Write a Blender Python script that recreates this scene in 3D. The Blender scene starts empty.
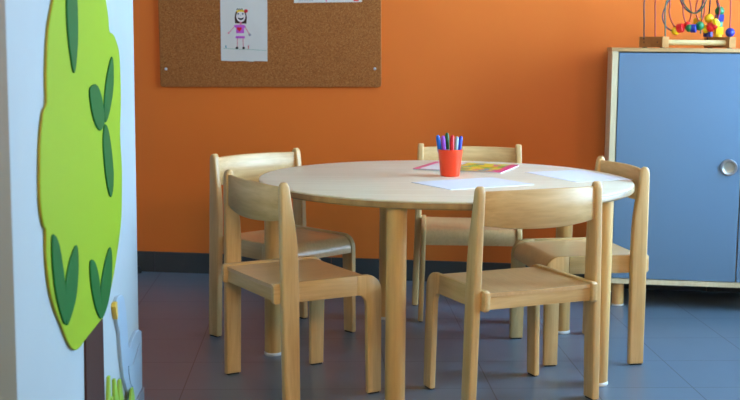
import bpy, bmesh, math, random
from mathutils import Vector, Matrix
random.seed(7)
C = bpy.context.scene.collection
PI = math.pi

# ------------------------------------------------------------------ helpers
def lin(r, g, b):
    f = lambda c: (c / 255 / 12.92) if c / 255 <= 0.04045 else ((c / 255 + 0.055) / 1.055) ** 2.4
    return (f(r), f(g), f(b), 1.0)

def link(o, parent=None):
    C.objects.link(o)
    if parent:
        o.parent = parent
    return o

def obj(name, bm, mats, parent=None, angle=35, smooth=True):
    bmesh.ops.recalc_face_normals(bm, faces=bm.faces[:])
    me = bpy.data.meshes.new(name)
    bm.to_mesh(me)
    bm.free()
    if not isinstance(mats, (list, tuple)):
        mats = [mats]
    for m in mats:
        me.materials.append(m)
    if smooth:
        for p in me.polygons:
            p.use_smooth = True
        me.set_sharp_from_angle(angle=math.radians(angle))
    return link(bpy.data.objects.new(name, me), parent)

def tag(o, label, cat, group=None):
    o['label'] = label
    o['category'] = cat
    if group:
        o['group'] = group
    return o

def thing(name, label, cat, loc=(0, 0, 0), rz=0, group=None):
    o = link(bpy.data.objects.new(name, None))
    o.location = loc
    o.rotation_euler = (0, 0, rz)
    o.empty_display_size = 0.1
    return tag(o, label, cat, group)

def struct(o):
    o['kind'] = 'structure'
    return o

def dup(root, loc, rz, label):
    r = root.copy(); C.objects.link(r)
    r.location = loc; r.rotation_euler = (0, 0, rz); r['label'] = label
    for ch in list(root.children):
        c = ch.copy(); C.objects.link(c); c.parent = r
        for g in list(ch.children):
            d = g.copy(); C.objects.link(d); d.parent = c
    return r

def bevel(bm, w, seg=2, minang=25):
    es = [e for e in bm.edges if len(e.link_faces) == 2 and e.calc_face_angle(0) > math.radians(minang)]
    bmesh.ops.bevel(bm, geom=es, offset=w, segments=seg, profile=0.5, affect='EDGES', clamp_overlap=True)

def box(x0, x1, y0, y1, z0, z1, bw=0.0, seg=2, bm=None):
    own = bm is None
    if own:
        bm = bmesh.new()
    v = [bm.verts.new(p) for p in ((x0, y0, z0), (x1, y0, z0), (x1, y1, z0), (x0, y1, z0),
                                   (x0, y0, z1), (x1, y0, z1), (x1, y1, z1), (x0, y1, z1))]
    for f in ((0, 3, 2, 1), (4, 5, 6, 7), (0, 1, 5, 4), (1, 2, 6, 5), (2, 3, 7, 6), (3, 0, 4, 7)):
        bm.faces.new([v[i] for i in f])
    if own and bw:
        bevel(bm, bw, seg)
    return bm

def prism(pts, a0, a1, fn, bw=0.0, seg=2, minang=25, bm=None, mi=0):
    """closed outline pts (u,v) extruded from a0 to a1; fn(u,v,a) -> xyz"""
    own = bm is None
    if own:
        bm = bmesh.new()
    A = [bm.verts.new(fn(u, v, a0)) for u, v in pts]
    B = [bm.verts.new(fn(u, v, a1)) for u, v in pts]
    fs = [bm.faces.new(A), bm.faces.new(B[::-1])]
    n = len(pts)
    for i in range(n):
        fs.append(bm.faces.new((A[i], B[i], B[(i + 1) % n], A[(i + 1) % n])))
    for f in fs:
        f.material_index = mi
    if own:
        bmesh.ops.recalc_face_normals(bm, faces=bm.faces[:])
        if bw:
            # bevel only the rims of both caps
            es = [e for e in bm.edges if any(len(f.verts) == n and n > 4 or f in fs[:2] for f in e.link_faces)]
            bmesh.ops.bevel(bm, geom=es, offset=bw, segments=seg, profile=0.5, affect='EDGES', clamp_overlap=True)
    return bm

def lathe(prof, seg=48, bm=None, c=(0, 0, 0), closed=False):
    own = bm is None
    if own:
        bm = bmesh.new()
    rings = []
    for r, z in prof:
        if r < 1e-6:
            rings.append([bm.verts.new((c[0], c[1], c[2] + z))])
        else:
            rings.append([bm.verts.new((c[0] + r * math.cos(2 * PI * k / seg), c[1] + r * math.sin(2 * PI * k / seg), c[2] + z)) for k in range(seg)])
    prs = list(zip(rings, rings[1:]))
    if closed:
        prs.append((rings[-1], rings[0]))
    for A, B in prs:
        for k in range(seg):
            k2 = (k + 1) % seg
            if len(A) == 1 and len(B) == 1:
                continue
            if len(A) == 1:
                bm.faces.new((A[0], B[k2], B[k]))
            elif len(B) == 1:
                bm.faces.new((A[k], A[k2], B[0]))
            else:
                bm.faces.new((A[k], A[k2], B[k2], B[k]))
    return bm

def smoothline(pts, closed=True, sub=4):
    """Catmull-Rom through 2D/3D points"""
    n = len(pts); out = []
    rng = range(n) if closed else range(n - 1)
    for i in rng:
        g = lambda k: Vector(pts[k % n]) if closed else Vector(pts[max(0, min(n - 1, k))])
        p0, p1, p2, p3 = g(i - 1), g(i), g(i + 1), g(i + 2)
        for s in range(sub):
            t = s / sub
            out.append(tuple(0.5 * ((2 * p1) + (p2 - p0) * t + (2 * p0 - 5 * p1 + 4 * p2 - p3) * t * t + (3 * p1 - p0 - 3 * p2 + p3) * t ** 3)))
    if not closed:
        out.append(tuple(pts[-1]))
    return out

def tube(path, r, seg=8, bm=None):
    own = bm is None
    if own:
        bm = bmesh.new()
    P = [Vector(p) for p in path]
    up = None; rings = []
    for i, p in enumerate(P):
        t = (P[min(i + 1, len(P) - 1)] - P[max(i - 1, 0)]).normalized()
        if up is None:
            up = t.orthogonal().normalized()
        up = (up - t * up.dot(t)).normalized()
        s = t.cross(up)
        rings.append([bm.verts.new(p + r * (math.cos(2 * PI * k / seg) * up + math.sin(2 * PI * k / seg) * s)) for k in range(seg)])
    for A, B in zip(rings, rings[1:]):
        for k in range(seg):
            bm.faces.new((A[k], A[(k + 1) % seg], B[(k + 1) % seg], B[k]))
    bm.faces.new(rings[0][::-1]); bm.faces.new(rings[-1])
    return bm

# ------------------------------------------------------------------ materials
def mat(name, col, rough=0.5, spec=0.5, metal=0.0, coat=0.0):
    m = bpy.data.materials.new(name); m.use_nodes = True
    b = m.node_tree.nodes['Principled BSDF']
    b.inputs['Base Color'].default_value = col
    b.inputs['Roughness'].default_value = rough
    b.inputs['Specular IOR Level'].default_value = spec
    b.inputs['Metallic'].default_value = metal
    b.inputs['Coat Weight'].default_value = coat
    b.inputs['Coat Roughness'].default_value = 0.32
    return m

def nodes(m):
    nt = m.node_tree
    return nt, nt.nodes['Principled BSDF'], (lambda t: nt.nodes.new(t)), (lambda a, b: nt.links.new(a, b))

def ramp(nt, stops, interp='LINEAR'):
    r = nt.nodes.new('ShaderNodeValToRGB'); r.color_ramp.interpolation = interp
    e = r.color_ramp.elements
    while len(e) < len(stops):
        e.new(0.5)
    for k, (p, c) in enumerate(stops):
        e[k].position = p; e[k].color = c
    return r

def wood(name, c1, c2, axis, scale=1.0, rough=0.45, coat=0.16, fine=1.0):
    m = mat(name, c1, rough, 0.5, coat=coat)
    nt, b, N, L = nodes(m)
    tc = N('ShaderNodeTexCoord'); mp = N('ShaderNodeMapping')
    s = [34.0, 34.0, 34.0]; s['xyz'.index(axis)] = 2.2
    mp.inputs['Scale'].default_value = [v * scale for v in s]
    L(tc.outputs['Object'], mp.inputs['Vector'])
    n1 = N('ShaderNodeTexNoise'); n1.inputs['Scale'].default_value = 1.0; n1.inputs['Detail'].default_value = 5.0
    n1.inputs['Distortion'].default_value = 0.6
    L(mp.outputs['Vector'], n1.inputs['Vector'])
    r = ramp(nt, [(0.30, c2), (0.62, c1)])
    L(n1.outputs['Fac'], r.inputs['Fac'])
    n2 = N('ShaderNodeTexNoise'); n2.inputs['Scale'].default_value = 5.0 * fine; n2.inputs['Detail'].default_value = 3.0
    L(mp.outputs['Vector'], n2.inputs['Vector'])
    mx = N('ShaderNodeMixRGB'); mx.blend_type = 'MULTIPLY'
    r2 = ramp(nt, [(0.35, (0.86, 0.82, 0.76, 1)), (0.6, (1, 1, 1, 1))])
    L(n2.outputs['Fac'], r2.inputs['Fac'])
    mx.inputs['Fac'].default_value = 0.6
    L(r.outputs['Color'], mx.inputs['Color1']); L(r2.outputs['Color'], mx.inputs['Color2'])
    L(mx.outputs['Color'], b.inputs['Base Color'])
    return m

BEECH_A, BEECH_B = lin(220, 182, 124), lin(202, 158, 96)
M = {}
for ax in 'xyz':
    M['beech_' + ax] = wood('beech wood grain ' + ax, BEECH_A, BEECH_B, ax)
M['ply_seat'] = wood('beech plywood seat', lin(220, 178, 124), lin(213, 169, 114), 'y', 0.8, 0.34, 0.5)
M['laminate'] = wood('birch laminate', lin(238, 228, 200), lin(232, 220, 188), 'x', 0.35, 0.34, 0.15)
M['ply_edge'] = wood('plywood edge', lin(190, 152, 94), lin(120, 84, 46), 'z', 0.25, 0.45, 0.1)
M['table_leg'] = wood('birch table leg', lin(226, 180, 112), lin(214, 166, 96), 'z', 0.6)
M['white_plastic'] = mat('white plastic', lin(225, 225, 222), 0.4)
M['dark_pad'] = mat('dark felt pad', lin(40, 36, 32), 0.8)
M['carcass'] = wood('pale birch cabinet', lin(218, 205, 170), lin(208, 190, 150), 'z', 0.4, 0.4, 0.1)
M['cab_edge'] = wood('birch cabinet top', lin(206, 168, 118), lin(180, 138, 88), 'x', 0.5, 0.4, 0.1)
M['toy_wood'] = wood('beech toy base', lin(190, 138, 84), lin(168, 116, 64), 'y', 0.6, 0.75, 0.0)
M['toy_wood'].node_tree.nodes['Principled BSDF'].inputs['Specular IOR Level'].default_value = 0.15
M['blue_door'] = mat('blue laminate', lin(94, 124, 150), 0.42)
M['chrome'] = mat('brushed steel', lin(200, 202, 205), 0.3, metal=1.0)
M['pull_bowl'] = mat('grey pull bowl', lin(150, 150, 140), 0.4, metal=0.6)
M['black'] = mat('black rubber', lin(18, 18, 18), 0.6)
M['paper'] = mat('white paper', lin(226, 226, 230), 0.6)
M['ceiling'] = mat('white ceiling paint', lin(236, 236, 232), 0.8)

# orange wall paint
m = mat('orange wall paint', lin(230, 117, 42), 0.42, 0.35); nt, b, N, L = nodes(m)
tc = N('ShaderNodeTexCoord'); n = N('ShaderNodeTexNoise'); n.inputs['Scale'].default_value = 1.6; n.inputs['Detail'].default_value = 4
L(tc.outputs['Object'], n.inputs['Vector'])
r = ramp(nt, [(0.3, lin(227, 114, 40)), (0.7, lin(233, 120, 44))]); L(n.outputs['Fac'], r.inputs['Fac']); L(r.outputs['Color'], b.inputs['Base Color'])
n2 = N('ShaderNodeTexNoise'); n2.inputs['Scale'].default_value = 160; bp = N('ShaderNodeBump'); bp.inputs['Strength'].default_value = 0.04
L(tc.outputs['Object'], n2.inputs['Vector']); L(n2.outputs['Fac'], bp.inputs['Height']); L(bp.outputs['Normal'], b.inputs['Normal'])
M['orange'] = m
# white wall paint
m = mat('white wall paint', lin(176, 186, 188), 0.6, 0.3); nt, b, N, L = nodes(m)
tc = N('ShaderNodeTexCoord'); n = N('ShaderNodeTexNoise'); n.inputs['Scale'].default_value = 3; n.inputs['Detail'].default_value = 5
L(tc.outputs['Object'], n.inputs['Vector'])
r = ramp(nt, [(0.3, lin(174, 184, 186)), (0.7, lin(180, 190, 192))]); L(n.outputs['Fac'], r.inputs['Fac']); L(r.outputs['Color'], b.inputs['Base Color'])
M['white_wall'] = m

# dark floor tiles
def tiles(name, c_a, c_b, grout, w, h, rough):
    m = mat(name, c_a, rough, 0.8); nt, b, N, L = nodes(m)
    tc = N('ShaderNodeTexCoord'); br = N('ShaderNodeTexBrick')
    br.offset = 0.0; br.squash = 1.0
    br.inputs['Scale'].default_value = 1.0
    br.inputs['Brick Width'].default_value = w; br.inputs['Row Height'].default_value = h
    br.inputs['Mortar Size'].default_value = 0.0018; br.inputs['Mortar Smooth'].default_value = 0.2
    br.inputs['Color1'].default_value = c_a; br.inputs['Color2'].default_value = c_b; br.inputs['Mortar'].default_value = grout
    br.inputs['Bias'].default_value = 0.0
    L(tc.outputs['Object'], br.inputs['Vector'])
    n = N('ShaderNodeTexNoise'); n.inputs['Scale'].default_value = 6; n.inputs['Detail'].default_value = 2
    L(tc.outputs['Object'], n.inputs['Vector'])
    rr = ramp(nt, [(0.25, (0.92, 0.92, 0.92, 1)), (0.75, (1.06, 1.06, 1.06, 1))]); L(n.outputs['Fac'], rr.inputs['Fac'])
    mx = N('ShaderNodeMixRGB'); mx.blend_type = 'MULTIPLY'; mx.inputs['Fac'].default_value = 0.8
    L(br.outputs['Color'], mx.inputs['Color1']); L(rr.outputs['Color'], mx.inputs['Color2']); L(mx.outputs['Color'], b.inputs['Base Color'])
    return m
M['floor'] = tiles('dark slate floor tile', lin(90, 107, 122), lin(94, 111, 126), lin(42, 44, 46), 0.3046, 0.3046, 0.30)
M['base_tile'] = mat('dark slate baseboard tile', lin(66, 66, 64), 0.45)
M['base_light'] = mat('blue grey baseboard', lin(140, 152, 165), 0.45)

# cork
m = mat('cork', lin(150, 92, 48), 0.85, 0.15); nt, b, N, L = nodes(m)
tc = N('ShaderNodeTexCoord'); v = N('ShaderNodeTexVoronoi'); v.inputs['Scale'].default_value = 330
n = N('ShaderNodeTexNoise'); n.inputs['Scale'].default_value = 190; n.inputs['Detail'].default_value = 6
L(tc.outputs['Object'], v.inputs['Vector']); L(tc.outputs['Object'], n.inputs['Vector'])
r1 = ramp(nt, [(0.0, lin(128, 74, 34)), (0.45, lin(158, 96, 46)), (0.8, lin(172, 108, 56)), (1.0, lin(200, 142, 84))])
sep = N('ShaderNodeSeparateColor'); L(v.outputs['Color'], sep.inputs['Color']); L(sep.outputs['Red'], r1.inputs['Fac'])
r2 = ramp(nt, [(0.35, lin(130, 77, 36)), (0.65, lin(174, 108, 56))]); L(n.outputs['Fac'], r2.inputs['Fac'])
mx = N('ShaderNodeMixRGB'); mx.inputs['Fac'].default_value = 0.5
L(r1.outputs['Color'], mx.inputs['Color1']); L(r2.outputs['Color'], mx.inputs['Color2']); L(mx.outputs['Color'], b.inputs['Base Color'])
bp = N('ShaderNodeBump'); bp.inputs['Strength'].default_value = 0.3; bp.inputs['Distance'].default_value = 0.001
L(n.outputs['Fac'], bp.inputs['Height']); L(bp.outputs['Normal'], b.inputs['Normal'])
M['cork'] = m

# creased paper of the drawing
m = mat('creased paper', lin(212, 206, 196), 0.7); nt, b, N, L = nodes(m)
tc = N('ShaderNodeTexCoord'); v = N('ShaderNodeTexVoronoi'); v.inputs['Scale'].default_value = 14
L(tc.outputs['Object'], v.inputs['Vector']); bp = N('ShaderNodeBump'); bp.inputs['Strength'].default_value = 0.5; bp.inputs['Distance'].default_value = 0.004
L(v.outputs['Distance'], bp.inputs['Height']); L(bp.outputs['Normal'], b.inputs['Normal'])
M['creased'] = m

# tree decoration paints
M['lime'] = mat('lime green paint', lin(150, 178, 26), 0.55, 0.3)
M['ochre_edge'] = mat('ochre board edge', lin(150, 122, 30), 0.6)
M['leaf'] = mat('dark green paint', lin(14, 98, 30), 0.6, 0.3)
M['trunk'] = mat('dark brown paint', lin(66, 38, 30), 0.6, 0.3)
M['goose'] = mat('pale blue grey paint', lin(160, 182, 198), 0.5)
M['beak'] = mat('mustard paint', lin(214, 178, 60), 0.5)
M['blade'] = mat('yellow green paint', lin(150, 190, 66), 0.5)
M['casing'] = mat('beige door casing', lin(126, 110, 84), 0.5)

# cup plastic
m = mat('orange cup plastic', lin(244, 68, 14), 0.3); b = m.node_tree.nodes['Principled BSDF']
b.inputs['Subsurface Weight'].default_value = 0.25; b.inputs['Subsurface Radius'].default_value = (0.02, 0.008, 0.004)
M['cup'] = m
for nme, c in dict(red=(226, 30, 28), yellow=(244, 196, 20), green=(14, 112, 62), navy=(26, 40, 140), wire_green=(36, 74, 36),
                   wire_red=(160, 20, 12), wire_navy=(30, 28, 62), wire_purple=(44, 32, 64), pen_blue=(16, 108, 214), pen_purple=(146, 62, 190),
                   pen_green=(14, 92, 44), pen_red=(224, 24, 40), pen_grey=(150, 166, 176), pen_navy=(28, 50, 170), pen_body=(196, 196, 204),
                   magenta=(226, 48, 118), d_brown=(74, 48, 40), d_black=(30, 28, 30), d_red=(222, 40, 52), d_yellow=(238, 196, 40),
                   d_purple=(202, 92, 196), d_pink=(222, 120, 140), d_skin=(226, 214, 208), d_green=(92, 160, 132), d_grey=(150, 150, 160), d_teal=(70, 150, 160)).items():
    M[nme] = mat(nme + ' colour', lin(*c), 0.32)

# booklet cover print
m = mat('colourful booklet cover', lin(230, 220, 200), 0.3); nt, b, N, L = nodes(m)
tc = N('ShaderNodeTexCoord'); mp = N('ShaderNodeMapping'); mp.inputs['Scale'].default_value = (30, 30, 30)
L(tc.outputs['Object'], mp.inputs['Vector'])
v = N('ShaderNodeTexVoronoi'); v.inputs['Scale'].default_value = 1.0; L(mp.outputs['Vector'], v.inputs['Vector'])
sep = N('ShaderNodeSeparateColor'); L(v.outputs['Color'], sep.inputs['Color'])
r = ramp(nt, [(0.0, lin(232, 206, 40)), (0.28, lin(150, 178, 60)), (0.5, lin(226, 90, 130)), (0.64, lin(140, 160, 190)), (0.8, lin(240, 170, 50)), (0.92, lin(200, 190, 170))], 'CONSTANT')
L(sep.outputs['Red'], r.inputs['Fac']); L(r.outputs['Color'], b.inputs['Base Color'])
M['cover'] = m
m = mat('pale booklet panel', lin(236, 232, 230), 0.3); nt, b, N, L = nodes(m)
tc = N('ShaderNodeTexCoord'); mp = N('ShaderNodeMapping'); mp.inputs['Scale'].default_value = (9, 30, 1)
L(tc.outputs['Object'], mp.inputs['Vector'])
n = N('ShaderNodeTexNoise'); n.inputs['Scale'].default_value = 1.6; L(mp.outputs['Vector'], n.inputs['Vector'])
r = ramp(nt, [(0.0, lin(238, 234, 230)), (0.56, lin(238, 234, 230)), (0.60, lin(222, 150, 160)), (0.68, lin(180, 176, 186))], 'LINEAR')
L(n.outputs['Fac'], r.inputs['Fac']); L(r.outputs['Color'], b.inputs['Base Color'])
M['cover_pale'] = m

# window glass: clear thin pane
m = bpy.data.materials.new('window glass'); m.use_nodes = True; nt = m.node_tree
nt.nodes.remove(nt.nodes['Principled BSDF'])
tr = nt.nodes.new('ShaderNodeBsdfTransparent'); gl = nt.nodes.new('ShaderNodeBsdfGlossy'); gl.inputs['Roughness'].default_value = 0.02
ms = nt.nodes.new('ShaderNodeMixShader'); ms.inputs['Fac'].default_value = 0.05
nt.links.new(tr.outputs[0], ms.inputs[1]); nt.links.new(gl.outputs[0], ms.inputs[2]); nt.links.new(ms.outputs[0], nt.nodes['Material Output'].inputs['Surface'])
M['glass'] = m

# ------------------------------------------------------------------ room
FILL_LAMP = 20.0
LA = 0.0445            # the tile grid and the white wall share this direction
WYAW, WD = 0.1361, 5.0899
ROOM_H = 2.7
ux = Vector((math.cos(LA), math.sin(LA), 0)); uy = Vector((-math.sin(LA), math.cos(LA), 0))
wx = Vector((math.cos(WYAW), -math.sin(WYAW), 0)); wn = Vector((-math.sin(WYAW), -math.cos(WYAW), 0))   # along the orange wall; out of it
WO = Vector((0, WD, 0))

def placed(o, loc, rz):
    o.location = loc; o.rotation_euler = (0, 0, rz)
    return o

fl = struct(obj('floor', box(-4.5, 4.5, -7.2, 3.5, -0.1, 0.0), M['floor'], smooth=False))
p0 = ux * 1.220 * 1.0
o_x = 0.658       # a depth joint passes x=.646 at y=4
placed(fl, Vector((0, 3.7187, 0)) + ux * (o_x - 0.3046 * 0 + 0.0) - Vector((0, 0, 0)) - uy * 0.0, LA)
struct(obj('ceiling', box(-4.5, 4.5, -3.0, 7.0, ROOM_H, ROOM_H + 0.1), M['ceiling'], smooth=False))

# orange wall (local x along the wall, local y into the wall)
ow = struct(obj('wall_back', box(-3.2, 2.45, 0, 0.15, 0.0, ROOM_H), M['orange'], smooth=False)); placed(ow, WO, -WYAW)
bb = bmesh.new()
x = -0.968 - 0.40 * 5
while x < 2.1:
    box(x + 0.001, min(x + 0.399, 2.18), -0.009, 0, 0.0, 0.0915, bm=bb)
    x += 0.40
bevel(bb, 0.0015, 1)
b_ = struct(obj('baseboard_back', bb, M['base_tile'], smooth=False)); placed(b_, WO, -WYAW)

# white wall at the left: its end stands at E, it runs back towards the camera
E = Vector((-0.6179, 3.1012, 0))
lw = struct(obj('wall_left', box(-0.13, 0, -4.6, 0, 0.0, ROOM_H, 0.004, 1), M['white_wall'], smooth=False)); placed(lw, E, LA)
bl = struct(obj('baseboard_left', box(0, 0.012, -1.34, 0.004, 0.0, 0.0918, 0.002, 1), M['base_light'], smooth=False)); placed(bl, E, LA)
cs = struct(obj('trim_1', box(0, 0.022, -1.47, -1.352, 0.0, 2.1, 0.003, 1), M['casing'], smooth=False)); placed(cs, E, LA)

# right wall with the windows (local y along the wall, room on the -x side)
RW = Vector((2.40, 0, 0))
WIN = [(3.0, 4.5)]
Z0, Z1 = 0.55, 2.6
wb = bmesh.new()
ys = [-2.6] + [v for w_ in WIN for v in w_] + [4.72]
for k in range(0, len(ys), 2):
    box(0, 0.2, ys[k], ys[k + 1], 0, ROOM_H, bm=wb)
for a, b2 in WIN:
    box(0, 0.2, a, b2, 0, Z0, bm=wb); box(0, 0.2, a, b2, Z1, ROOM_H, bm=wb)
rw = struct(obj('wall_right', wb, M['white_wall'], smooth=False)); placed(rw, RW, LA)
for k, (a, b2) in enumerate(WIN):
    f = bmesh.new()
    for (y0, y1, z0, z1) in ((a, a + 0.05, Z0, Z1), (b2 - 0.05, b2, Z0, Z1), (a + 0.05, b2 - 0.05, Z0, Z0 + 0.05), (a + 0.05, b2 - 0.05, Z1 - 0.05, Z1), ((a + b2) / 2 - 0.03, (a + b2) / 2 + 0.03, Z0 + 0.05, Z1 - 0.05)):
        box(0.08, 0.13, y0, y1, z0, z1, bm=f)
    w_ = struct(obj('window_%d' % (k + 1), f, M['white_plastic'], smooth=False)); placed(w_, RW, LA)
    obj('window_pane', box(0.10, 0.106, a + 0.05, b2 - 0.05, Z0 + 0.05, Z1 - 0.05), M['glass'], w_, smooth=False)
# the far sides of the room, behind the camera and beyond the white wall
wf = struct(obj('wall_front', box(-4.0, 4.0, -0.15, 0, 0, ROOM_H), M['white_wall'], smooth=False)); placed(wf, Vector((0, -1.6, 0)), LA)
wl = struct(obj('wall_left_far', box(-0.15, 0, -2.6, 5.4, 0, ROOM_H), M['white_wall'], smooth=False)); placed(wl, Vector((-2.3, 0, 0)), LA)

# ------------------------------------------------------------------ chairs
CW, CD, CH = 0.424, 0.28, 0.638
def make_chair(label):
    t = thing('childrens_chair', label, 'chair', group='wooden chairs around the round table')
    rear = [(-0.163, 0.004), (-0.1655, 0.30), (-0.168, 0.58), (-0.168, 0.617), (-0.1655, 0.630), (-0.159, 0.637), (-0.152, 0.638),
            (-0.145, 0.634), (-0.1405, 0.625), (-0.1385, 0.610), (-0.134, 0.575), (-0.1255, 0.525), (-0.119, 0.480), (-0.1155, 0.43), (-0.1145, 0.36), (-0.1145, 0.004)]
    for s in (-1, 1):
        p = obj('back_post', prism(rear, s * 0.187, s * 0.212, lambda u, v, a: (a, u, v), 0.006, 3), M['beech_z'], t)
        obj('glide', box(min(s * .192, s * .207), max(s * .192, s * .207), -0.158, -0.120, 0, 0.004), M['dark_pad'], p)
    R_ = 0.050
    arc = [(0.115 + R_ * math.sin(a), 0.304 + R_ * math.cos(a)) for a in [k * PI / 2 / 8 for k in range(9)]]
    leg = [(0.118, 0.004), (0.115, 0.262), (0.113, 0.276), (0.107, 0.287), (0.098, 0.294), (0.085, 0.296), (0.085, 0.354)] + arc + [(0.163, 0.004)]
    rail = [(-0.183, 0.302), (-0.177, 0.296), (0.085, 0.296), (0.085, 0.354), (-0.177, 0.354), (-0.183, 0.348)]
    for s in (-1, 1):
        p = obj('front_leg', prism(leg, s * 0.168, s * 0.187, lambda u, v, a: (a, u, v), 0.004, 2), M['beech_z'], t)
        obj('glide', box(min(s * .170, s * .182), max(s * .170, s * .182), 0.122, 0.158, 0, 0.004), M['dark_pad'], p)
        obj('side_rail', prism(rail, s * 0.168, s * 0.187, lambda u, v, a: (a, u, v), 0.004, 2), M['beech_y'], t)
    # seat: plywood panel, slightly dished, rolled down over the front edge
    R_ = 0.045; th = 0.011
    prof = [(-0.172 + k * 0.288 / 10, 0.347) for k in range(11)]
    prof += [(0.116 + R_ * math.sin(a), 0.347 - R_ + R_ * math.cos(a)) for a in [k * PI / 2 / 7 for k in range(1, 8)]] + [(0.161, 0.290)]
    bm = bmesh.new(); NX = 12; top = []; bot = []
    for i, (y, z) in enumerate(prof):
        a = prof[max(i - 1, 0)]; c = prof[min(i + 1, len(prof) - 1)]
        dy, dz = c[0] - a[0], c[1] - a[1]; l = math.hypot(dy, dz); ny, nz = dz / l, -dy / l
        tr_, br_ = [], []
        for k in range(NX + 1):
            x = -0.1675 + 0.335 * k / NX
            sag = 0.007 * (1 - (x / 0.165) ** 2) * max(0, min(1, (0.13 - y) / 0.12)) * max(0, min(1, (y + 0.19) / 0.08))
            tr_.append(bm.verts.new((x, y, z - sag))); br_.append(bm.verts.new((x, y + ny * th, z - sag + nz * th)))
        top.append(tr_); bot.append(br_)
    n = len(prof)
    for i in range(n - 1):
        for k in range(NX):
            bm.faces.new((top[i][k], top[i][k + 1], top[i + 1][k + 1], top[i + 1][k]))
            bm.faces.new((bot[i][k], bot[i + 1][k], bot[i + 1][k + 1], bot[i][k + 1]))
        bm.faces.new((top[i][0], top[i + 1][0], bot[i + 1][0], bot[i][0])); bm.faces.new((top[i][NX], bot[i][NX], bot[i + 1][NX], top[i + 1][NX]))
    for k in range(NX):
        bm.faces.new((top[0][k], bot[0][k], bot[0][k + 1], top[0][k + 1])); bm.faces.new((top[-1][k], top[-1][k + 1], bot[-1][k + 1], bot[-1][k]))
    obj('seat', bm, M['ply_seat'], t, 50)
    obj('rear_rail', box(-0.1675, 0.1675, -0.170, -0.150, 0.300, 0.3345, 0.003, 2), M['beech_x'], t)
    # backrest: bowed panel between the posts
    bm = bmesh.new(); NX = 20; th = 0.0115
    rows = []
    for k in range(NX + 1):
        x = -0.1885 + 0.377 * k / NX; u = x / 0.1885
        bow = 0.024 * (1 - u * u)
        zt = 0.6235 + 0.003 * (1 - u * u); zb = 0.530 - 0.013 * (1 - u * u)
        yb = -0.160 - bow
        rows.append([bm.verts.new(p) for p in ((x, yb, zb + .003), (x, yb, zt - .003), (x, yb + .003, zt), (x, yb + th - .003, zt), (x, yb + th, zt - .003), (x, yb + th, zb + .003), (x, yb + th - .003, zb), (x, yb + .003, zb))])
    for A, B in zip(rows, rows[1:]):
        for j in range(8):
            bm.faces.new((A[j], A[(j + 1) % 8], B[(j + 1) % 8], B[j]))
    bm.faces.new(rows[0]); bm.faces.new(rows[-1][::-1])
    obj('backrest', bm, M['beech_x'], t, 50)
    for ch in [c for p in t.children for c in (p, *p.children)]:      # the frame narrows a little towards the top
        for v in ch.data.vertices:
            v.co.x *= 1 + (0.0045 - 0.024 * v.co.z) / 0.2
    return t

CH_POS = [
    ((0.4040, 3.3767), 0.4258, 'pale wooden child chair at the near right of the table, its back to the viewer'),
    ((-0.1983, 3.4587), -1.0433, 'wooden child chair at the near left of the table, its seat turned to the right'),
    ((-0.2952, 4.0900), -2.3449, 'wooden child chair at the far left of the table, behind the near left chair'),
    ((0.3783, 4.4291), 3.0975, 'wooden child chair behind the table, facing the viewer, against the orange wall'),
    ((0.6849, 3.8894), 1.7523, 'wooden child chair seen side on at the right of the table, before the blue cabinet'),
]
ch0 = make_chair(CH_POS[0][2])
placed(ch0, (*CH_POS[0][0], 0), CH_POS[0][1])
for (xy, a, lab) in CH_POS[1:]:
    dup(ch0, (xy[0], xy[1], 0), a, lab)

# ------------------------------------------------------------------ table
TX, TY, TH = 0.242, 3.8086, 0.5894
tb = thing('round_table', 'large round childrens table with pale wooden top and five round legs', 'table', (TX, TY, 0))
R = 0.600
obj('tabletop', lathe([(0, TH - .0225), (R - .006, TH - .0225), (R - .0035, TH - .008), (R - .0015, TH - .006), (R - .0006, TH - .003), (R - .0025, TH - .0008), (R - .006, TH), (0, TH)], 128), M['laminate'], tb, 40)
obj('edge_band', lathe([(R - .0055, TH - .0245), (R - .003, TH - .0245), (R, TH - .021), (R, TH - .0085), (R - .0012, TH - .0065), (R - .0045, TH - .0065)], 128, closed=True), M['ply_edge'], tb, 40)['label'] = 'brown plywood edge'
for k in range(5):
    a = -1.8753 + k * 2 * PI / 5
    c = (0.556 * math.cos(a), 0.556 * math.sin(a), 0)
    l_ = obj('leg', lathe([(0, 0.008), (0.027, 0.008), (0.029, 0.012), (0.029, TH - .0226), (0, TH - .0226)], 32, c=c), M['table_leg'], tb, 40)
    obj('foot_cap', lathe([(0, 0), (0.029, 0), (0.0305, 0.002), (0.0305, 0.008), (0.029, 0.0105), (0.0275, 0.0105), (0.0275, 0.0082), (0, 0.0082)], 32, c=c), M['white_plastic'], l_, 40)['label'] = 'white plastic foot cap'

# ------------------------------------------------------------------ on the table
CX, CY = 0.2617, 3.861
cup = obj('pen_cup', lathe([(0, 0), (0.028, 0), (0.0305, 0.0015), (0.0318, 0.005), (0.0405, 0.086), (0.0408, 0.0875), (0.0398, 0.0885), (0.0386, 0.0875), (0.030, 0.006), (0, 0.005)], 48), M['cup'], angle=40)
placed(tag(cup, 'orange plastic cup holding felt tip pens on the round table', 'cup'), (CX, CY, TH), 0)
PENS = [('pen_blue', 0.2195, 0.000, .1345, 'bright blue capped felt tip pen, leftmost in the orange cup'),
        ('pen_purple', 0.2355, -0.015, .1335, 'purple capped felt tip pen in the orange cup, beside the bright blue one'),
        ('pen_green', 0.2505, 0.014, .1415, 'dark green capped felt tip pen in the orange cup, tallest of the pens'),
        ('pen_red', 0.2665, -0.012, .1355, 'red capped felt tip pen in the middle right of the orange cup'),
        ('pen_grey', 0.2818, -0.006, .1310, 'silver grey capped felt tip pen in the orange cup'),
        ('pen_navy', 0.2965, 0.008, .1310, 'navy blue capped felt tip pen, rightmost in the orange cup')]
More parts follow.
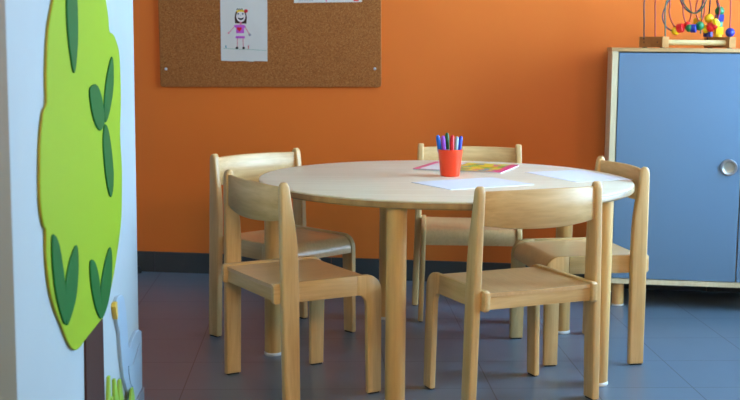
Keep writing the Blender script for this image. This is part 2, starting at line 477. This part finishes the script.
for nm, px, dy, zt, lab in PENS:
    top = Vector((px, CY + dy, TH + zt)); bot = Vector((CX + (px - CX) * 0.55 , CY + dy * 0.9, TH + 0.0065))
    ax = top - bot; L_ = ax.length
    t = thing('felt_tip_pen', lab, 'pen', bot, 0, 'felt tip pens in the orange cup')
    t.rotation_euler = ax.to_track_quat('Z', 'Y').to_euler()
    r = 0.0064
    obj('barrel', lathe([(0, 0), (0.004, 0), (0.0055, 0.002), (0.0055, L_ - 0.062), (0, L_ - 0.062)], 16), M['pen_body'], t, 40)
    obj('cap', lathe([(0, L_ - 0.054), (r + .0008, L_ - 0.054), (r + .0008, L_ - 0.012), (r * .82, L_ - 0.003), (r * .45, L_), (0, L_)], 16), M[nm], t, 40)
    obj('ring', lathe([(0, L_ - 0.062), (r + .0004, L_ - 0.062), (r + .0004, L_ - 0.054), (0, L_ - 0.054)], 16), M['pen_body'], t, 40)

# booklet
bk = thing('colouring_booklet', 'colourful pink bordered booklet lying behind the orange cup', 'booklet', (0.339, 4.127, TH), -0.345)
bw_, bh_ = 0.156, 0.138
obj('page_block', box(-bw_ + .001, bw_ - .0015, -bh_ + .0015, bh_ - .0015, 0.0005, 0.0042), M['paper'], bk, smooth=False)
bm = bmesh.new()
XS = [(-bw_, -bw_ + .022, 1), (-bw_ + .022, -0.035, 2), (-0.035, bw_ - .030, 0), (bw_ - .030, bw_, 1)]
YS = [-bh_, -bh_ + .012, bh_ - .010, bh_]
gx = [a[0] for a in XS] + [bw_]
top = [[bm.verts.new((x, y, 0.0049)) for y in YS] for x in gx]
bot = [[bm.verts.new((x, y, 0.0043)) for y in YS] for x in gx]
for i in range(4):
    for j in range(3):
        mi = XS[i][2]
        if j == 0 and mi == 0: mi = 3
        if j == 2 and mi == 2: mi = 1
        f = bm.faces.new((top[i][j], top[i + 1][j], top[i + 1][j + 1], top[i][j + 1])); f.material_index = mi
        bm.faces.new((bot[i][j], bot[i][j + 1], bot[i + 1][j + 1], bot[i + 1][j])).material_index = mi
for i in range(4):
    bm.faces.new((top[i][0], bot[i][0], bot[i + 1][0], top[i + 1][0])).material_index = 1
    bm.faces.new((top[i][3], top[i + 1][3], bot[i + 1][3], bot[i][3])).material_index = 1
for j in range(3):
    bm.faces.new((top[0][j], top[0][j + 1], bot[0][j + 1], bot[0][j])).material_index = 1
    bm.faces.new((top[4][j], bot[4][j], bot[4][j + 1], top[4][j + 1])).material_index = 1
obj('cover', bm, [M['cover'], M['magenta'], M['cover_pale'], M['d_green']], bk, smooth=False)['label'] = 'pink bordered cover with yellow, green and pink patches'

# papers
def sheet(name, c, ang, lab, z=0.0012):
    o = obj(name, box(-0.155, 0.155, -0.109, 0.109, 0, z), M['paper'], smooth=False)
    placed(tag(o, lab, 'paper', 'blank paper sheets on the round table'), (c[0], c[1], TH), ang)
sheet('paper_sheet', (0.3168, 3.6448), 0.535, 'blank white paper sheet in front of the orange cup', 0.0018)
sheet('paper_sheet', (0.6864, 3.8966), -1.165, 'blank white paper sheet at the right edge of the table top')

# ------------------------------------------------------------------ cork board and drawings (local x along the wall, -y into the room)
KB = -0.012
cb = thing('cork_board', 'wide brown cork pin board mounted on the orange wall', 'pin board', WO + wx * -0.4415 + Vector((0, 0, 0.832)), -WYAW)
cb.rotation_euler = (0, -KB * -1.0, -WYAW)
bm = prism([(-0.4875 + .012, 0), (0.4875 - .012, 0), (0.4875 - .0035, .0035), (0.4875, .012), (0.4875, .66), (-0.4875, .66), (-0.4875, .012), (-0.4875 + .0035, .0035)], -0.0005, -0.0125, lambda u, v, a: (u, a, v), 0.0015, 1)
obj('board', bm, M['cork'], cb, smooth=False)
for sx in (-0.4605, 0.4605):
    for z in (0.078, 0.58):
        bm = lathe([(0, 0.0), (0.0062, 0.0), (0.0062, 0.0012), (0.0045, 0.0026), (0, 0.0030)], 14)
        bmesh.ops.rotate(bm, verts=bm.verts[:], matrix=Matrix.Rotation(PI / 2, 3, 'X'), cent=(0, 0, 0))
        bmesh.ops.translate(bm, verts=bm.verts[:], vec=(sx, -0.0125, z))
        obj('screw', bm, M['chrome'], cb)['label'] = 'silver screw'

# girl drawing: origin at the sheet's bottom-left corner
d = thing('child_drawing', 'creased white sheet with a drawn girl in purple, pinned on the cork board', 'drawing', WO + wx * -0.657 + wn * 0.0128 + Vector((0, 0, 0.940)), -WYAW)
bm = bmesh.new(); W_, H_ = 0.207, 0.285
pts = [(0.002, 0.003), (0.06, 0.0015), (0.10, 0.0035), (0.145, 0.0), (0.15, 0.003), (W_, 0.002), (W_, H_), (0, H_)]
prism(pts, -0.0004, -0.0012, lambda u, v, a: (u, a, v), bm=bm)
obj('sheet', bm, M['creased'], d, smooth=False)
bm = bmesh.new()
lay = [-0.00135]
MI = ['d_brown', 'd_skin', 'd_black', 'd_yellow', 'd_red', 'd_purple', 'd_pink', 'd_green', 'd_grey', 'd_teal']
def flat(pts, m, z=0):
    a = lay[0] - z * 0.00018
    f = bm.faces.new([bm.verts.new((u, a, v)) for u, v in pts]); f.material_index = MI.index(m)
def ell(cx, cy, rx, ry, n=14, a0=0, a1=2 * PI):
    return [(cx + rx * math.cos(a0 + (a1 - a0) * k / n), cy + ry * math.sin(a0 + (a1 - a0) * k / n)) for k in range(n + (a1 - a0 < 6))]
def stroke(p, q, w, m, z=0):
    p, q = Vector(p), Vector(q); s = (q - p).normalized(); s = Vector((-s.y, s.x)) * w / 2
    flat([tuple(p + s), tuple(p - s), tuple(q - s), tuple(q + s)], m, z)
# zoom frame: px (210..280)x5.714 ; sheet left edge px 220.8, bottom px 61.5, 4.43 mm per px
def P(zx, zy):
    return ((210 + zx / 5.714 - 220.8) * 0.00443, (61.5 - zy / 5.714) * 0.00443)
def PL(l):
    return [P(*p) for p in l]
flat(PL([(146, 140), (143, 110), (148, 80), (160, 68), (195, 68), (208, 80), (213, 110), (210, 142)]), 'd_brown')
cx, cy = P(179, 102); flat(ell(cx, cy, 0.0205, 0.0245), 'd_skin', 1)
flat(PL([(156, 82), (155, 70), (170, 66), (190, 66), (203, 72), (202, 82), (190, 77), (168, 77)]), 'd_yellow', 2)
for zx in (160, 172, 184):
    stroke(P(zx - 5, 66), P(zx, 58), .0025, 'd_black', 2); stroke(P(zx, 58), P(zx + 6, 66), .0025, 'd_black', 2)
cx, cy = P(208, 72); flat(ell(cx, cy, 0.0085, 0.0075), 'd_red', 3)
for zx in (164, 190):
    cx, cy = P(zx, 88); flat(ell(cx, cy, 0.0045, 0.0045, 10), 'd_grey', 2); flat(ell(cx, cy, 0.0022, 0.0022, 8), 'd_black', 3)
stroke(P(178, 92), P(178, 102), .0015, 'd_grey', 2)
flat(PL([(160, 106), (170, 112), (186, 112), (197, 106), (193, 117), (180, 123), (166, 118)]), 'd_black', 2)
stroke(P(178, 132), P(178, 150), .008, 'd_pink', 1)
flat(PL([(140, 150), (160, 148), (198, 148), (208, 160), (198, 166), (196, 195), (152, 195), (152, 166), (140, 160)]), 'd_purple', 2)
flat(PL([(170, 186), (156, 172), (158, 162), (165, 160), (170, 166), (176, 160), (183, 163), (184, 172)]), 'd_red', 3)
flat(PL([(150, 210), (200, 210), (202, 223), (148, 223)]), 'd_purple', 2)
for a_, b_2 in (((140, 160), (110, 194)), ((204, 162), (228, 202)), ((158, 223), (158, 272)), ((190, 223), (192, 272))):
    stroke(P(*a_), P(*b_2), .0032, 'd_pink', 1)
cx, cy = P(229, 203); flat(ell(cx, cy, .006, .006, 8), 'd_grey', 1)
cx, cy = P(108, 194); flat(ell(cx, cy, .004, .004, 8), 'd_pink', 2)
for zx in (156, 194):
    cx, cy = P(zx, 276); flat(ell(cx, cy, .006, .0055, 10), 'd_black', 2)
prev = (76, 278)
for zx, zy in ((120, 281), (180, 283), (240, 284), (326, 290)):
    stroke(P(*prev), P(zx, zy), .0014, 'd_green', 1); prev = (zx, zy)
stroke(P(92, 262), P(93, 276), .005, 'd_teal', 1); stroke(P(222, 262), P(221, 280), .0032, 'd_red', 1); stroke(P(217, 266), P(228, 262), .0028, 'd_pink', 1)
obj('drawn_girl', bm, [M[k] for k in MI], d, smooth=False)['label'] = 'drawn girl with yellow crown, purple clothes and red heart'

# second sheet, landscape, mostly above the frame
d = thing('child_drawing', 'white landscape sheet with red marks at the top of the cork board', 'drawing', WO + wx * -0.333 + wn * 0.0128 + Vector((0, 0, 1.1915)), -WYAW)
d.rotation_euler = (0, -0.016, -WYAW)
obj('sheet', prism([(0, 0), (0.294, 0), (0.294, 0.207), (0, 0.207)], -0.0004, -0.0012, lambda u, v, a: (u, a, v)), M['creased'], d, smooth=False)
bm = bmesh.new()
for k in range(9):
    stroke((0.020 + k * .0075, 0.006), (0.024 + k * .0075, 0.011 + .003 * (k % 3)), .0025, 'd_grey', 1)
stroke((0.140, 0.003), (0.143, 0.05), .006, 'd_pink', 1)
flat([(0.258, 0.004), (0.280, 0.004), (0.276, 0.03), (0.266, 0.045), (0.254, 0.03)], 'd_red', 1)
stroke((0.05, 0.05), (0.20, 0.06), .004, 'd_red', 1); stroke((0.08, 0.12), (0.20, 0.12), .004, 'd_teal', 1)
obj('drawn_marks', bm, [M[k] for k in MI], d, smooth=False)['label'] = 'red and grey drawn marks'

# ------------------------------------------------------------------ wall decorations on the white wall (local y along the wall, x out of it)
def onwall(u, v, a):
    return (a, u, v)
CROWN = [(-1.009, 1.084), (-1.054, 1.031), (-1.078, 0.955), (-1.080, 0.908), (-1.108, 0.892), (-1.136, 0.84), (-1.147, 0.749), (-1.128, 0.704), (-1.112, 0.693), (-1.114, 0.651), (-1.098, 0.595), (-1.064, 0.549), (-1.012, 0.504), (-0.949, 0.451), (-0.905, 0.43), (-0.858, 0.422), (-0.787, 0.424), (-0.645, 0.424), (-0.598, 0.427), (-0.492, 0.472), (-0.419, 0.527), (-0.357, 0.588), (-0.336, 0.644), (-0.327, 0.726), (-0.343, 0.799), (-0.324, 0.870), (-0.322, 0.937), (-0.339, 0.995), (-0.403, 1.030), (-0.458, 1.037), (-0.470, 1.072), (-0.508, 1.115), (-0.580, 1.165), (-0.68, 1.195), (-0.79, 1.20), (-0.90, 1.175), (-0.965, 1.135)]
def shift(l, off):
    k = (0.479 - off) / 0.461
    return [(-3.1255 + (u + 3.1255) * k, 1.0071 + (v - 1.0071) * k) for u, v in l]
tr = thing('tree_decoration', 'flat lime green tree with dark leaves on the white wall', 'wall decoration', E, LA)
sm = smoothline(shift(CROWN, 0.0065), True, 3)
bm = prism(sm, 0.0005, 0.0065, onwall, 0.0015, 1)
for f in bm.faces:
    f.normal_update()
    if abs(f.normal.x) < 0.5:
        f.material_index = 1
obj('crown', bm, [M['lime'], M['ochre_edge']], tr, 40)
LEAVES = [
 [(-0.840, 1.17), (-0.882, 1.13), (-0.898, 1.079), (-0.891, 1.024), (-0.869, 0.978), (-0.844, 0.953), (-0.817, 0.987), (-0.802, 1.035), (-0.805, 1.10)],
 [(-0.428, 0.981), (-0.49, 0.941), (-0.525, 0.899), (-0.536, 0.856), (-0.522, 0.839), (-0.474, 0.859), (-0.423, 0.906), (-0.412, 0.951)],
 [(-0.644, 0.926), (-0.689, 0.92), (-0.691, 0.895), (-0.663, 0.859), (-0.621, 0.834), (-0.582, 0.826), (-0.547, 0.835), (-0.540, 0.860), (-0.568, 0.898), (-0.606, 0.921)],
 [(-0.526, 0.836), (-0.555, 0.803), (-0.543, 0.748), (-0.517, 0.701), (-0.476, 0.669), (-0.444, 0.692), (-0.442, 0.738), (-0.48, 0.808)],
 [(-1.049, 0.676), (-1.066, 0.669), (-1.067, 0.624), (-1.046, 0.567), (-1.01, 0.522), (-0.976, 0.497), (-0.968, 0.54), (-0.979, 0.589), (-1.012, 0.651)],
 [(-0.859, 0.625), (-0.907, 0.614), (-0.953, 0.585), (-0.974, 0.543), (-0.968, 0.493), (-0.925, 0.501), (-0.875, 0.53), (-0.849, 0.584)],
 [(-0.707, 0.569), (-0.729, 0.566), (-0.728, 0.53), (-0.696, 0.477), (-0.655, 0.441), (-0.619, 0.426), (-0.620, 0.469), (-0.645, 0.525), (-0.676, 0.556)],
 [(-0.495, 0.559), (-0.548, 0.544), (-0.605, 0.506), (-0.617, 0.466), (-0.613, 0.424), (-0.547, 0.438), (-0.499, 0.473), (-0.48, 0.522)]]
for l in LEAVES:
    obj('leaf', prism(smoothline(shift(l, 0.0105), True, 3), 0.0066, 0.0105, onwall, 0.0015, 1), M['leaf'], tr, 40)
obj('trunk', prism([(u, max(v, 0.0925)) for u, v in shift([(-0.797, 0.432), (-0.812, 0.05), (-0.607, 0.05), (-0.609, 0.432)], 0.005)], 0.0005, 0.005, onwall, 0.001, 1), M['trunk'], tr, 40)

GOOSE = [(-0.340, 0.415), (-0.366, 0.418), (-0.384, 0.412), (-0.381, 0.38), (-0.372, 0.355), (-0.353, 0.337), (-0.342, 0.324), (-0.338, 0.295), (-0.326, 0.259), (-0.299, 0.203), (-0.247, 0.154), (-0.200, 0.118), (-0.150, 0.0935), (-0.010, 0.0935), (-0.004, 0.15), (-0.006, 0.248), (-0.050, 0.262), (-0.097, 0.267), (-0.146, 0.264), (-0.204, 0.250), (-0.226, 0.266), (-0.235, 0.312), (-0.250, 0.361), (-0.278, 0.398), (-0.305, 0.410)]
g = thing('goose_decoration', 'flat pale goose with yellow beak on the white wall by its end', 'wall decoration', E, LA)
obj('body', prism(GOOSE, 0.0005, 0.009, onwall, 0.001, 1), M['goose'], g, 40)
obj('beak', prism([(-0.3835, 0.411), (-0.403, 0.412), (-0.412, 0.404), (-0.402, 0.385), (-0.385, 0.368), (-0.3795, 0.378), (-0.3815, 0.39)], 0.0005, 0.011, onwall, 0.001, 1), M['beak'], g, 40)['label'] = 'mustard yellow beak'
obj('wing', prism(smoothline([(-0.235, 0.215), (-0.215, 0.165), (-0.15, 0.140), (-0.06, 0.175), (-0.035, 0.225), (-0.10, 0.215), (-0.17, 0.200)], True, 3), 0.0091, 0.012, onwall, 0.001, 1), M['goose'], g, 40)

gr = tag(link(bpy.data.objects.new('grass_decoration', None)), 'flat yellow green grass blades on the white wall beside the tree trunk', 'wall decoration')
gr.location = E; gr.rotation_euler = (0, 0, LA)
for k, (t0, tip, ztip, wd) in enumerate([(-0.503, -0.480, 0.258, .022), (-0.455, -0.452, 0.200, .026), (-0.385, -0.412, 0.232, .034), (-0.330, -0.338, 0.210, .036), (-0.245, -0.232, 0.158, .040)]):
    q = [(t0 - wd, 0.0932), (t0 - wd * .8 + (tip - t0) * .4, 0.0932 + (ztip - .0932) * .55), (tip - .006, ztip), (tip + .006, ztip), (t0 + wd * .8 + (tip - t0) * .4, 0.0932 + (ztip - .0932) * .55), (t0 + wd, 0.0932)]
    a0 = 0.0005 if k < 4 else 0.0125
    obj('blade', prism(q, a0, a0 + 0.007, onwall, 0.001, 1), M['blade'], gr, 40)

# ------------------------------------------------------------------ blue cabinet (local x along its front, y into depth)
CB = Vector((0.9236, 4.5632, 0)); CA = -0.150
cab = thing('storage_cabinet', 'blue two door storage cabinet with wooden edges on round feet, by the orange wall', 'cabinet', CB, CA)
cw, cd, z0, z1 = 0.992, 0.372, 0.0967, 1.0130
obj('top_panel', box(-0.003, cw + .003, -0.004, cd, z1 - .0145, z1, 0.002, 1), M['cab_edge'], cab)
obj('bottom_panel', box(0, cw, 0, cd, z0, z0 + .019, 0.001, 1), M['carcass'], cab)
for x in (0, cw - .0225):
    obj('side_panel', box(x, x + .0225, 0, cd, z0 + .0191, z1 - .0146, 0.001, 1), M['carcass'], cab)
obj('divider', box(cw / 2 - .009, cw / 2 + .009, .024, cd - .012, z0 + .0191, z1 - .0146), M['carcass'], cab)
obj('back_panel', box(.0226, cw - .0226, cd - .010, cd, z0 + .0191, z1 - .0146), M['carcass'], cab)
for k, (xa, xb, hx) in enumerate(((0.0265, 0.4935, 0.451), (0.4985, 0.9655, 0.531))):
    dz0, dz1 = z0 + .022, z1 - .0190
    dr = obj('door', box(xa, xb, 0.001, 0.019, dz0, dz1, 0.0012, 1), M['blue_door'], cab)
    bm = lathe([(0.0225, 0.0), (0.032, 0.0), (0.032, 0.0045), (0.0295, 0.0075), (0.0255, 0.0075), (0.0225, 0.0045)], 36, closed=True)
    bm2 = lathe([(0, 0.0), (0.0225, 0.0), (0.0225, 0.0035), (0.019, 0.0015), (0.012, 0.0006), (0, 0.0005)], 36)
    for q in (bm, bm2):
        bmesh.ops.rotate(q, verts=q.verts[:], matrix=Matrix.Rotation(PI / 2, 3, 'X'), cent=(0, 0, 0))
        bmesh.ops.translate(q, verts=q.verts[:], vec=(hx, 0.001, 0.5625))
    h = obj('handle', bm, M['chrome'], dr, 40); h['label'] = 'round silver ring pull'
    obj('pull_bowl', bm2, M['pull_bowl'], dr, 40)
for x in (0.055, cw - .055):
    for y in (0.055, cd - .055):
        f_ = obj('foot', lathe([(0, 0.006), (0.0225, 0.006), (0.0235, 0.010), (0.0235, z0 - .0002), (0, z0 - .0002)], 24, c=(x, y, 0)), M['table_leg'], cab, 40)
        obj('foot_cap', lathe([(0, 0), (0.0235, 0), (0.025, 0.0015), (0.025, 0.006), (0, 0.006)], 24, c=(x, y, 0)), M['white_plastic'], f_, 40)

# ------------------------------------------------------------------ bead maze on the cabinet, same local frame as the cabinet
by = thing('bead_maze_toy', 'wooden bead maze toy with coloured beads on bent wires, on the blue cabinet', 'toy', CB, CA)
ZB = z1 + 0.0025
def beam(x0, y0, ang, L_, w_, zb, zt, name='base_bar'):
    bm = box(-w_ / 2, w_ / 2, 0, L_, zb, zt, 0.002, 2)
    bmesh.ops.rotate(bm, verts=bm.verts[:], matrix=Matrix.Rotation(ang, 3, 'Z'), cent=(0, 0, 0))
    bmesh.ops.translate(bm, verts=bm.verts[:], vec=(x0, y0, 0))
    return obj(name, bm, M['toy_wood'], by, 40)
AN = math.radians(28)
LB = (0.2045, 0.085); RB = (0.455, 0.085)
for (x0, y0) in (LB, RB):
    p = beam(x0, y0, AN, 0.165, 0.029, ZB, ZB + 0.041)
    for t_ in (0.02, 0.145):
        fx, fy = x0 - math.sin(AN) * t_, y0 + math.cos(AN) * t_
        obj('rubber_foot', lathe([(0, z1), (0.008, z1), (0.010, ZB), (0, ZB)], 14, c=(fx, fy, 0)), M['black'], p)
    for t_ in (0.035, 0.13):      # the plugged screw holes on the bar's side
        fx, fy = x0 - math.sin(AN) * t_ - math.cos(AN) * 0.0148, y0 + math.cos(AN) * t_ - math.sin(AN) * 0.0148
        bm = lathe([(0, -0.0008), (0.0035, -0.0008), (0.0035, 0.0004), (0, 0.0004)], 10)
        bmesh.ops.rotate(bm, verts=bm.verts[:], matrix=Matrix.Rotation(PI / 2, 3, 'Y'), cent=(0, 0, 0))
        bmesh.ops.rotate(bm, verts=bm.verts[:], matrix=Matrix.Rotation(AN, 3, 'Z'), cent=(0, 0, 0))
        bmesh.ops.translate(bm, verts=bm.verts[:], vec=(fx, fy, ZB + .0195))
        obj('screw_plug', bm, M['d_brown'], p)
bm = tube([(LB[0] + .010, LB[1] + .022, ZB + .019), (RB[0] - .010, RB[1] + .022, ZB + .019)], 0.0105, 16)
obj('crossbar', bm, wood('pale dowel', lin(236, 214, 160), lin(226, 200, 140), 'x'), by, 40)

def wire(pts, colour):
    o = obj('wire', tube(smoothline(pts, False, 6), 0.0027, 8), M[colour], by, 60)
    o['label'] = colour.split('_')[1] + ' bent wire'
ZT = ZB + 0.040
def bar_y(side, x):     # y on top of a base bar at that local x
    b0 = LB if side == 'L' else RB
    return b0[1] + (b0[0] - x) / math.tan(AN)
# uprights from the left bar sweep over to the right bar
wire([(0.130, 0.193, ZT - .01), (0.128, 0.193, 1.12), (0.126, 0.193, 1.20), (0.140, 0.192, 1.265), (0.190, 0.190, 1.295), (0.245, 0.188, 1.27), (0.263, 0.186, 1.205), (0.279, 0.184, 1.172), (0.310, 0.182, 1.150), (0.337, 0.184, 1.163), (0.354, 0.186, 1.20), (0.375, 0.19, 1.255), (0.398, 0.19, 1.255), (0.402, 0.186, 1.20), (0.408, 0.180, 1.165), (0.4085, 0.152, 1.10), (0.408, 0.152, ZT - .01)], 'wire_navy')
wire([(0.169, 0.140, ZT - .01), (0.166, 0.140, 1.12), (0.164, 0.140, 1.20), (0.172, 0.140, 1.235), (0.194, 0.140, 1.24), (0.215, 0.140, 1.215), (0.220, 0.140, 1.18), (0.2185, 0.140, 1.155), (0.227, 0.140, 1.121), (0.244, 0.140, 1.094), (0.265, 0.140, 1.088), (0.288, 0.140, 1.100), (0.301, 0.140, 1.135), (0.301, 0.140, 1.165), (0.293, 0.140, 1.20), (0.280, 0.14, 1.222), (0.271, 0.14, 1.20), (0.271, 0.140, 1.153), (0.280, 0.140, 1.118), (0.293, 0.140, 1.098), (0.320, 0.140, 1.095), (0.338, 0.140, 1.112), (0.351, 0.140, 1.150), (0.349, 0.140, 1.19), (0.335, 0.140, 1.215), (0.322, 0.140, 1.19), (0.319, 0.140, 1.155), (0.330, 0.14, 1.122), (0.352, 0.140, 1.092), (0.372, 0.140, 1.092), (0.395, 0.140, 1.111), (0.406, 0.140, 1.138), (0.408, 0.140, 1.172), (0.399, 0.140, 1.20), (0.405, 0.13, 1.235), (0.435, 0.11, 1.238), (0.441, 0.095, 1.20), (0.444, 0.0985, 1.13), (0.4445, 0.0985, ZT - .01)], 'wire_red')
wire([(0.2035, 0.094, ZT - .01), (0.201, 0.094, 1.10), (0.199, 0.096, 1.16), (0.205, 0.105, 1.195), (0.228, 0.115, 1.235), (0.25, 0.12, 1.23), (0.265, 0.12, 1.196), (0.282, 0.12, 1.168), (0.310, 0.12, 1.147), (0.339, 0.12, 1.163), (0.355, 0.12, 1.20), (0.362, 0.14, 1.235), (0.366, 0.18, 1.255), (0.358, 0.22, 1.24), (0.354, 0.24, 1.19), (0.353, 0.244, 1.12), (0.353, 0.244, 1.07)], 'wire_green')
wire([(0.191, 0.112, ZT - .01), (0.193, 0.115, 1.08), (0.199, 0.125, 1.078), (0.215, 0.130, 1.079), (0.244, 0.130, 1.080), (0.224, 0.130, 1.083), (0.206, 0.128, 1.098), (0.193, 0.125, 1.129), (0.197, 0.125, 1.16), (0.217, 0.128, 1.20), (0.26, 0.135, 1.25), (0.33, 0.145, 1.262), (0.368, 0.152, 1.235), (0.373, 0.158, 1.18), (0.375, 0.200, 1.11), (0.376, 0.200, ZT - .01)][4:], 'wire_purple')

def ball(x, y, z, r, colour, sq=1.0):
    n = 10
    o = obj('bead', lathe([(r * math.sin(PI * k / n) if 0 < k < n else 0, -r * sq * math.cos(PI * k / n)) for k in range(n + 1)], 20, c=(x, y, z)), M[colour], by, 60)
    o['label'] = 'round ' + colour + ' bead'
def drum(x, y, z, r, h, colour, ax=None):
    bm = lathe([(0, -h / 2), (r * .9, -h / 2), (r, -h / 2 + r * .1), (r, h / 2 - r * .1), (r * .9, h / 2), (0, h / 2)], 20)
    if ax:
        bmesh.ops.rotate(bm, verts=bm.verts[:], matrix=Vector((0, 0, 1)).rotation_difference(Vector(ax)).to_matrix(), cent=(0, 0, 0))
    bmesh.ops.translate(bm, verts=bm.verts[:], vec=(x, y, z))
    obj('bead', bm, M[colour], by, 40)['label'] = colour + ' cylinder bead'
def cube(x, y, z, s, colour, rot=0.4):
    bm = box(-s / 2, s / 2, -s / 2, s / 2, -s / 2, s / 2, s * .12, 2)
    bmesh.ops.rotate(bm, verts=bm.verts[:], matrix=Matrix.Rotation(rot, 3, 'Z'), cent=(0, 0, 0))
    bmesh.ops.translate(bm, verts=bm.verts[:], vec=(x, y, z))
    obj('bead', bm, M[colour], by, 40)['label'] = colour + ' cube bead'
ball(0.244, 0.131, 1.079, 0.0160, 'yellow')
drum(0.261, 0.122, 1.090, 0.0175, 0.024, 'red', (0.9, -0.4, 0.15))
ball(0.290, 0.145, 1.102, 0.0150, 'red')
ball(0.2945, 0.122, 1.090, 0.0150, 'green')
drum(0.311, 0.122, 1.089, 0.0165, 0.020, 'navy', (0.9, -0.3, 0.0))
ball(0.335, 0.134, 1.099, 0.0180, 'green')
cube(0.331, 0.165, 1.117, 0.024, 'yellow', 0.7)
ball(0.372, 0.150, 1.128, 0.0180, 'yellow')
drum(0.358, 0.150, 1.088, 0.0165, 0.016, 'yellow', (0.9, -0.2, 0.35))
ball(0.377, 0.136, 1.094, 0.0180, 'red')
ball(0.390, 0.128, 1.100, 0.0145, 'red')
drum(0.3965, 0.128, 1.111, 0.0175, 0.013, 'yellow', (0.75, -0.55, 0.5))
drum(0.376, 0.199, ZT + 0.0130, 0.0185, 0.022, 'navy')
drum(0.407, 0.152, ZT + 0.0055, 0.0155, 0.009, 'yellow')
cube(0.409, 0.152, ZT + 0.0255, 0.029, 'yellow', 0.2)
drum(0.410, 0.154, ZT + 0.0505, 0.0150, 0.020, 'green')
cube(0.411, 0.156, ZT + 0.0745, 0.027, 'navy', 0.2)
ball(0.411, 0.158, 1.157, 0.0185, 'green')
ball(0.4455, 0.0990, ZT + 0.0185, 0.0180, 'navy')

# small dark doorstop by the baseboard
ds = obj('door_stop', lathe([(0, 0), (0.016, 0), (0.017, 0.004), (0.015, 0.024), (0.010, 0.030), (0, 0.031)], 20), M['black'], angle=40)
placed(tag(ds, 'small black rubber door stop on the floor by the dark baseboard', 'door stop'), WO + wx * -1.035 + wn * 0.045, 0)

# ------------------------------------------------------------------ light: daylight from the windows on the right
w = bpy.data.worlds.new('daylight'); bpy.context.scene.world = w; w.use_nodes = True
bg = w.node_tree.nodes['Background']
bg.inputs['Color'].default_value = (0.40, 0.69, 1.0, 1); bg.inputs['Strength'].default_value = 12.5
for k, (a, b2) in enumerate(WIN):
    ld = bpy.data.lights.new('window portal', 'AREA'); ld.shape = 'RECTANGLE'
    ld.size = Z1 - Z0 - 0.02; ld.size_y = b2 - a - 0.02
    ld.cycles.is_portal = True
    lo = link(bpy.data.objects.new('window_portal', ld))
    c = RW + ux * 0.14 + uy * ((a + b2) / 2) + Vector((0, 0, (Z0 + Z1) / 2))
    d_ = -ux
    lo.matrix_world = Matrix((( 0, uy.x, -d_.x, c.x), (0, uy.y, -d_.y, c.y), (1, 0, 0, c.z), (0, 0, 0, 1)))

# warm fill lamps added on the unseen wall behind the viewer
e_ = mat('warm fill lamp shade', lin(255, 250, 240), 0.5); b = e_.node_tree.nodes['Principled BSDF']
b.inputs['Emission Color'].default_value = (1, 0.66, 0.34, 1); b.inputs['Emission Strength'].default_value = FILL_LAMP
for x in (0.55, 1.75):
    t = thing('added_fill_lamp', 'added round fill lamp with warm light, unseen on the wall behind the viewer', 'lamp', Vector((0, -1.6, 2.3)) + ux * x, LA, group='added round fill lamps')
    bm = lathe([(0, 0.001), (0.29, 0.001), (0.29, 0.05), (0.275, 0.06), (0.265, 0.05), (0.265, 0.02), (0, 0.02)], 40)
    bm2 = lathe([(0, 0.075), (0.13, 0.072), (0.22, 0.062), (0.2645, 0.048), (0.2645, 0.021), (0, 0.021)], 40)
    for q in (bm, bm2):
        bmesh.ops.rotate(q, verts=q.verts[:], matrix=Matrix.Rotation(-PI / 2, 3, 'X'), cent=(0, 0, 0))
    obj('housing', bm, M['white_plastic'], t, 40)
    obj('fill_lamp_shade', bm2, e_, t, 40)

# ------------------------------------------------------------------ camera
pitch, roll, F = 0.1286, 0.0084, 1182.84
fwd = Vector((0, math.cos(pitch), -math.sin(pitch))); up0 = Vector((0, math.sin(pitch), math.cos(pitch))); r0 = Vector((1, 0, 0))
rt = math.cos(roll) * r0 + math.sin(roll) * up0
up = -math.sin(roll) * r0 + math.cos(roll) * up0
cd_ = bpy.data.cameras.new('camera'); cam = link(bpy.data.objects.new('camera', cd_))
cam.matrix_world = Matrix(((rt.x, up.x, -fwd.x, 0), (rt.y, up.y, -fwd.y, 0), (rt.z, up.z, -fwd.z, 1.0071), (0, 0, 0, 1)))
cd_.sensor_width = 36; cd_.lens = F / 740 * 36; cd_.clip_start = 0.05
cd_.dof.use_dof = True; cd_.dof.focus_distance = 3.45; cd_.dof.aperture_fstop = 6.3
sc = bpy.context.scene
sc.camera = cam
sc.view_settings.view_transform = 'Standard'; sc.view_settings.look = 'None'; sc.view_settings.gamma = 1; sc.view_settings.exposure = 1.45
sc.view_settings.use_curve_mapping = False
sc.cycles.use_denoising = True
sc.cycles.max_bounces = 10; sc.cycles.diffuse_bounces = 6; sc.cycles.glossy_bounces = 4
sc.cycles.sample_clamp_indirect = 8
